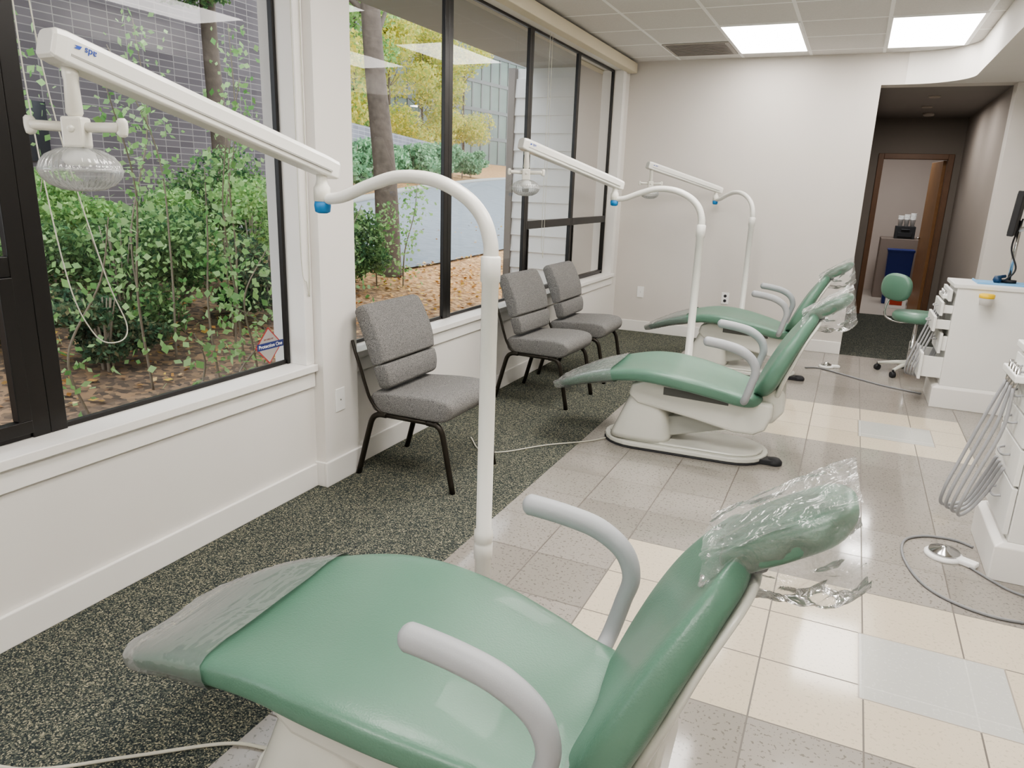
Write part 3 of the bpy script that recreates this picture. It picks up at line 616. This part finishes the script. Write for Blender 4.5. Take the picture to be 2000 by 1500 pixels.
for a,b in zip(pp[:-1],pp[1:]):
    dx,dy=b[0]-a[0],b[1]-a[1]; l=math.hypot(dx,dy); nx,ny=dy/l*.3,-dx/l*.3
    g.extr([a,b,(b[0]-nx,b[1]-ny),(a[0]-nx,a[1]-ny)],.8,3.5,'z')
g.obj('wall_outside_low',bricks('grey_brick','#8a8a94','#74747d','#a5a5ab',.6),kind='structure')
g=G(); a=Vector((-38,20,0)); b=Vector((-27,112,0)); 
g.M=frame((b-a).normalized(),(b-a).normalized().cross(Vector((0,0,1))),(0,0,1),a); L=(b-a).length
g.box(0,0,2,L,.3,22,0)
for k in range(0,60): g.box(k*1.5,.3,3,k*1.5+.2,.36,22,1)
for k in range(8): g.box(0,.3,3.2+k*2.4,L,.37,3.5+k*2.4,1)
g.obj('wall_outside_glass',[M('blue_glass','#7c8a82',.6,var=.5,vscale=.4,spec=.2),M('glass_frame','#5d605e',.5)],kind='structure')
G().box(-3.55,-2.5,2.78,XL-.2,8.6,2.95).obj('eave_outside',M('eave_paint','#c2c3c4',.7),kind='structure')
g=G()
for k in range(14):
    z=.0+k*.19; g.extr([(8.02,z),(8.0-.012,z),(8.015,z+.2),(8.05,z+.2)],-3.68,XL-.2,'x')
g.box(-3.68,8.05,0,XL-.2,8.2,2.78); g.box(-3.76,7.97,0,-3.68,8.2,2.78,1)
g.obj('wall_outside_siding',[M('siding_paint','#f4f5f5',.7),M('siding_trim','#8a8480',.7)],kind='structure')
def leafmesh(pts,size,mat,name,parent=None,flat=False,asp=.55,**k):
    n=len(pts); u=rng.normal(size=(n,3)); w=rng.normal(size=(n,3))
    if flat: u[:,2]*=.15; w[:,2]*=.15
    u/=np.linalg.norm(u,axis=1)[:,None]; w-=u*(u*w).sum(1)[:,None]; w/=np.linalg.norm(w,axis=1)[:,None]
    s=(size*rng.uniform(.6,1.3,n))[:,None]
    V=np.stack([pts-u*s,pts+w*s*asp-u*s*.1,pts+u*s,pts-w*s*asp-u*s*.1],1).reshape(-1,3)
    me=bpy.data.meshes.new(name); me.vertices.add(4*n); me.vertices.foreach_set('co',V.ravel())
    me.loops.add(4*n); me.loops.foreach_set('vertex_index',np.arange(4*n)); me.polygons.add(n); me.polygons.foreach_set('loop_start',np.arange(n)*4); me.polygons.foreach_set('loop_total',np.full(n,4))
    me.update(calc_edges=True); me.validate(); me.materials.append(mat)
    o=bpy.data.objects.new(name,me); C.objects.link(o)
    if parent: o.parent=parent
    for a,b in k.items(): o[a]=b
    return o
def blob(c,r,n):
    d=rng.normal(size=(n,3)); d/=np.linalg.norm(d,axis=1)[:,None]; q=rng.uniform(.05,1,n)**.5
    return np.array(c)+d*q[:,None]*np.array(r)
L_green=island('leaf_green',['#44664b','#608056','#92b078','#6d8c60'])
L_bright=island('leaf_bright',['#648f58','#94b872','#b0cc8a','#7aa06a'])
L_dark=island('leaf_dark',['#3a5545','#506e52','#6f8869','#7c775a'])
L_sap=island('leaf_sapling',['#6d9c60','#9cc480','#b6d29c','#84ac75'],trans=.4)
L_yel=island('leaf_yellow',['#adb15c','#d5c968','#e0d88e','#9bad64','#c0c77a'],trans=.5)
L_pine=island('leaf_pine',['#4a6d50','#6f9465','#94b07a'])
L_mint=island('leaf_mint',['#628c6b','#84aa82','#a0c29e'])
m_bark=M('bark','#786c62',.9,bump=1,bscale=14,var=.6,vscale=12)
m_twig=M('twig','#8a8072',.9)
def shrub(x,y,blobs,mat,size,lab,name='shrub',ns=9):
    z0=float(gz(x)); R=empty(name,(x,y,z0),label=lab,category='shrub',group='garden shrubs')
    pts=np.concatenate([blob(b[:3],b[3:6],b[6]) for b in blobs]); pts=pts[pts[:,2]>.04]
    leafmesh(pts,size,mat,'foliage',R)
    g=G(); top=max(b[2] for b in blobs); wr=max(b[3] for b in blobs)*.6
    for k in range(ns):
        a=rng.uniform(0,6.28); q=rng.uniform(.3,1)*wr; g.tube(cr([(0.03*math.cos(a),.03*math.sin(a),-.03),(.4*q*math.cos(a),.4*q*math.sin(a),top*.5),(q*math.cos(a),q*math.sin(a),top*1.1)],3),[.014,.013,.012,.01,.008,.006,.004],5)
    g.obj('branch',m_twig,R)
def mb(w,h,n,k=9):
    out=[]
    for i in range(k): out.append((rng.uniform(-w,w)*.65,rng.uniform(-w,w)*.65,rng.uniform(.25,.85)*h,rng.uniform(.25,.42)*w,rng.uniform(.25,.42)*w,rng.uniform(.14,.26)*h,n//k))
    return out
shr=[(-5.5,2.9,.8,.95,L_green,.026),(-5.4,4.1,.85,.95,L_green,.025),(-5.8,5.1,.9,1.1,L_green,.027),(-6.1,6.3,1.0,1.25,L_bright,.026),(-5.0,5.4,.6,.8,L_dark,.023),(-7.0,4.4,1.0,1.1,L_bright,.03),(-7.1,7.0,1.1,1.3,L_green,.03),(-4.7,3.4,.5,.55,L_dark,.022),(-6.8,2.8,.9,1.15,L_bright,.03),(-5.5,7.1,.6,1.1,L_green,.026),(-6.0,1.5,.8,1.0,L_green,.03),(-8.1,5.6,.9,1.0,L_bright,.03),(-8.2,3.6,.8,.9,L_green,.03)]
for x,y,w,h_,mt,sz in shr: shrub(x,y,mb(w,h_,9500),mt,sz,'dense green garden shrub outside the window')
for i in range(10):
    x=-13.3-i*.66; y=16.5+i*2.2; shrub(x,y,mb(1.1,1.5,2800),L_mint,.09,'pale green hedge shrub beyond the driveway',ns=3)
def sapling(x,y,h_,lean,n,mat):
    z0=float(gz(x)); R=empty('sapling',(x,y,z0),label='thin leafy sapling growing outside the window',category='sapling',group='thin saplings')
    p=cr([(0,0,-.02),(lean*.3,rng.uniform(-.12,.12),h_*.35),(lean*.7,rng.uniform(-.2,.2),h_*.7),(lean,rng.uniform(-.25,.25),h_)],8)
    G().tube(p,[.010*(1-.7*i/len(p)) for i in range(len(p))],6).obj('stem',m_twig,R)
    P=np.array(p); t=rng.uniform(.12,1,n)*(len(p)-1); i0=t.astype(int).clip(0,len(p)-2); f=(t-i0)[:,None]; c=P[i0]*(1-f)+P[i0+1]*f
    c=c+rng.normal(0,.10,(n,3))*np.array([1,1,.5]); leafmesh(c,.028,mat,'foliage',R,asp=.7)
for x,y,h_,l,n in ((-4.2,3.35,1.9,.15,150),(-4.0,3.75,1.5,-.1,130),(-4.5,4.4,2.1,.2,180),(-3.8,4.3,1.5,.1,120),(-4.9,3.0,2.2,.1,160),(-4.4,4.9,1.8,-.2,150),(-4.0,2.75,1.2,.1,100),(-3.6,3.75,1.0,.1,80),(-4.6,3.9,2.2,-.1,190),(-3.9,2.35,2.5,-.1,230),(-4.3,5.6,1.2,.1,100),(-5.2,8.0,1.3,.1,260),(-5.4,7.7,1.0,.1,260),(-3.3,2.9,.6,.05,60),(-3.4,3.4,.7,.05,60),(-4.8,4.7,2.5,.15,230),(-5.0,4.0,2.4,.1,220),(-4.1,4.1,1.7,.1,140)):
    sapling(x,y,h_,l,n,L_sap)
def tree(x,y,h_,r,blobs,mat,size,lab,lean=0,nb=7):
    z0=float(gz(x)); R=empty('tree',(x,y,z0),label=lab,category='tree')
    p=cr([(0,0,-.1),(lean*.15,.02,h_*.2),(lean*.5,-.05,h_*.5),(lean,.05,h_)],8)
    g=G().tube(p,[r*(1-.5*i/len(p))*(1.3 if i==0 else 1) for i in range(len(p))],14)
    for k in range(nb):
        a=rng.uniform(0,6.28); z=h_*rng.uniform(.55,.9); q=rng.uniform(.6,1.2); i=int(z/h_*(len(p)-1)); c=p[i]
        g.tube(cr([c,(c[0]+q*.5*math.cos(a),c[1]+q*.5*math.sin(a),c[2]+.4),(c[0]+q*math.cos(a),c[1]+q*math.sin(a),c[2]+.9)],4),[r*.3*(1-.1*j) for j in range(9)],6)
    g.obj('trunk',m_bark,R)
    leafmesh(np.concatenate([blob(b[:3],b[3:6],b[6]) for b in blobs]),size,mat,'foliage',R)
tree(-5.75,8.5,6.5,.18,[(rng.uniform(-.7,.7),rng.uniform(-.1,.8),rng.uniform(5.4,6.5),.7,.7,.4,800) for _ in range(6)],L_pine,.06,'tall leaning tree trunk beside the driveway',lean=-.4,nb=2)
tree(-7.8,7.6,6,.14,[(rng.uniform(-.6,.8),rng.uniform(-2.4,.1),rng.uniform(2.9,3.7),.6,.7,.2,2200) for _ in range(8)],L_pine,.035,'conifer with drooping green branches near the brick building',nb=4)
for i,(x,y) in enumerate(((-19.3,20.5),(-21.4,26.2),(-23.4,31.8),(-25.4,37.8),(-27,44),(-27.4,24.5),(-30.6,31.5),(-28.5,52.5))):
    tree(x,y,7.5,.11,[(rng.uniform(-1.6,1.6),rng.uniform(-1.9,1.9),rng.uniform(1.2,8.5),1.3,1.3,.8,560) for _ in range(17)],L_yel if i%3!=2 else L_bright,.11,'autumn tree with yellow green leaves beyond the driveway')
pts=np.c_[rng.uniform(-9,-2.7,16000),rng.uniform(1,20,16000),np.zeros(16000)]; pts[:,2]=gz(pts[:,0])+.02
keep=((pts[:,0]>-5.9)&((pts[:,1]>6)|(rng.random(16000)<.35))&((pts[:,1]<7.8)|(pts[:,0]<-3.9)))|((pts[:,0]<=-5.9)&(rng.random(16000)<.02)); pts=pts[keep]; pts[:,2]+=np.where(pts[:,0]<-5.7,.03,0)
leafmesh(pts,.032,island('fallen_leaf',['#a2714a','#c99c62','#dfc08c','#8a644c','#d6b75e'],trans=0),'fallen_leaves',flat=True,label='scattered dry orange fallen leaves on the ground',category='leaves',kind='stuff')
# ---------------------------------------------------------------- world + lights
w=bpy.data.worlds.new('world'); bpy.context.scene.world=w; w.use_nodes=True; bg=w.node_tree.nodes['Background']
bg.inputs[0].default_value=(.90,.95,1,1); bg.inputs[1].default_value=1.6
l=bpy.data.lights.new('far_room_lamp','AREA'); l.energy=14; l.size=.8; o=bpy.data.objects.new('far_room_lamp',l); o.location=(.5,12.2,2.55); C.objects.link(o)
sc=bpy.context.scene; sc.view_settings.view_transform='AgX'
try: sc.view_settings.look='AgX - Medium High Contrast'
except Exception: pass
sc.view_settings.exposure=1.08
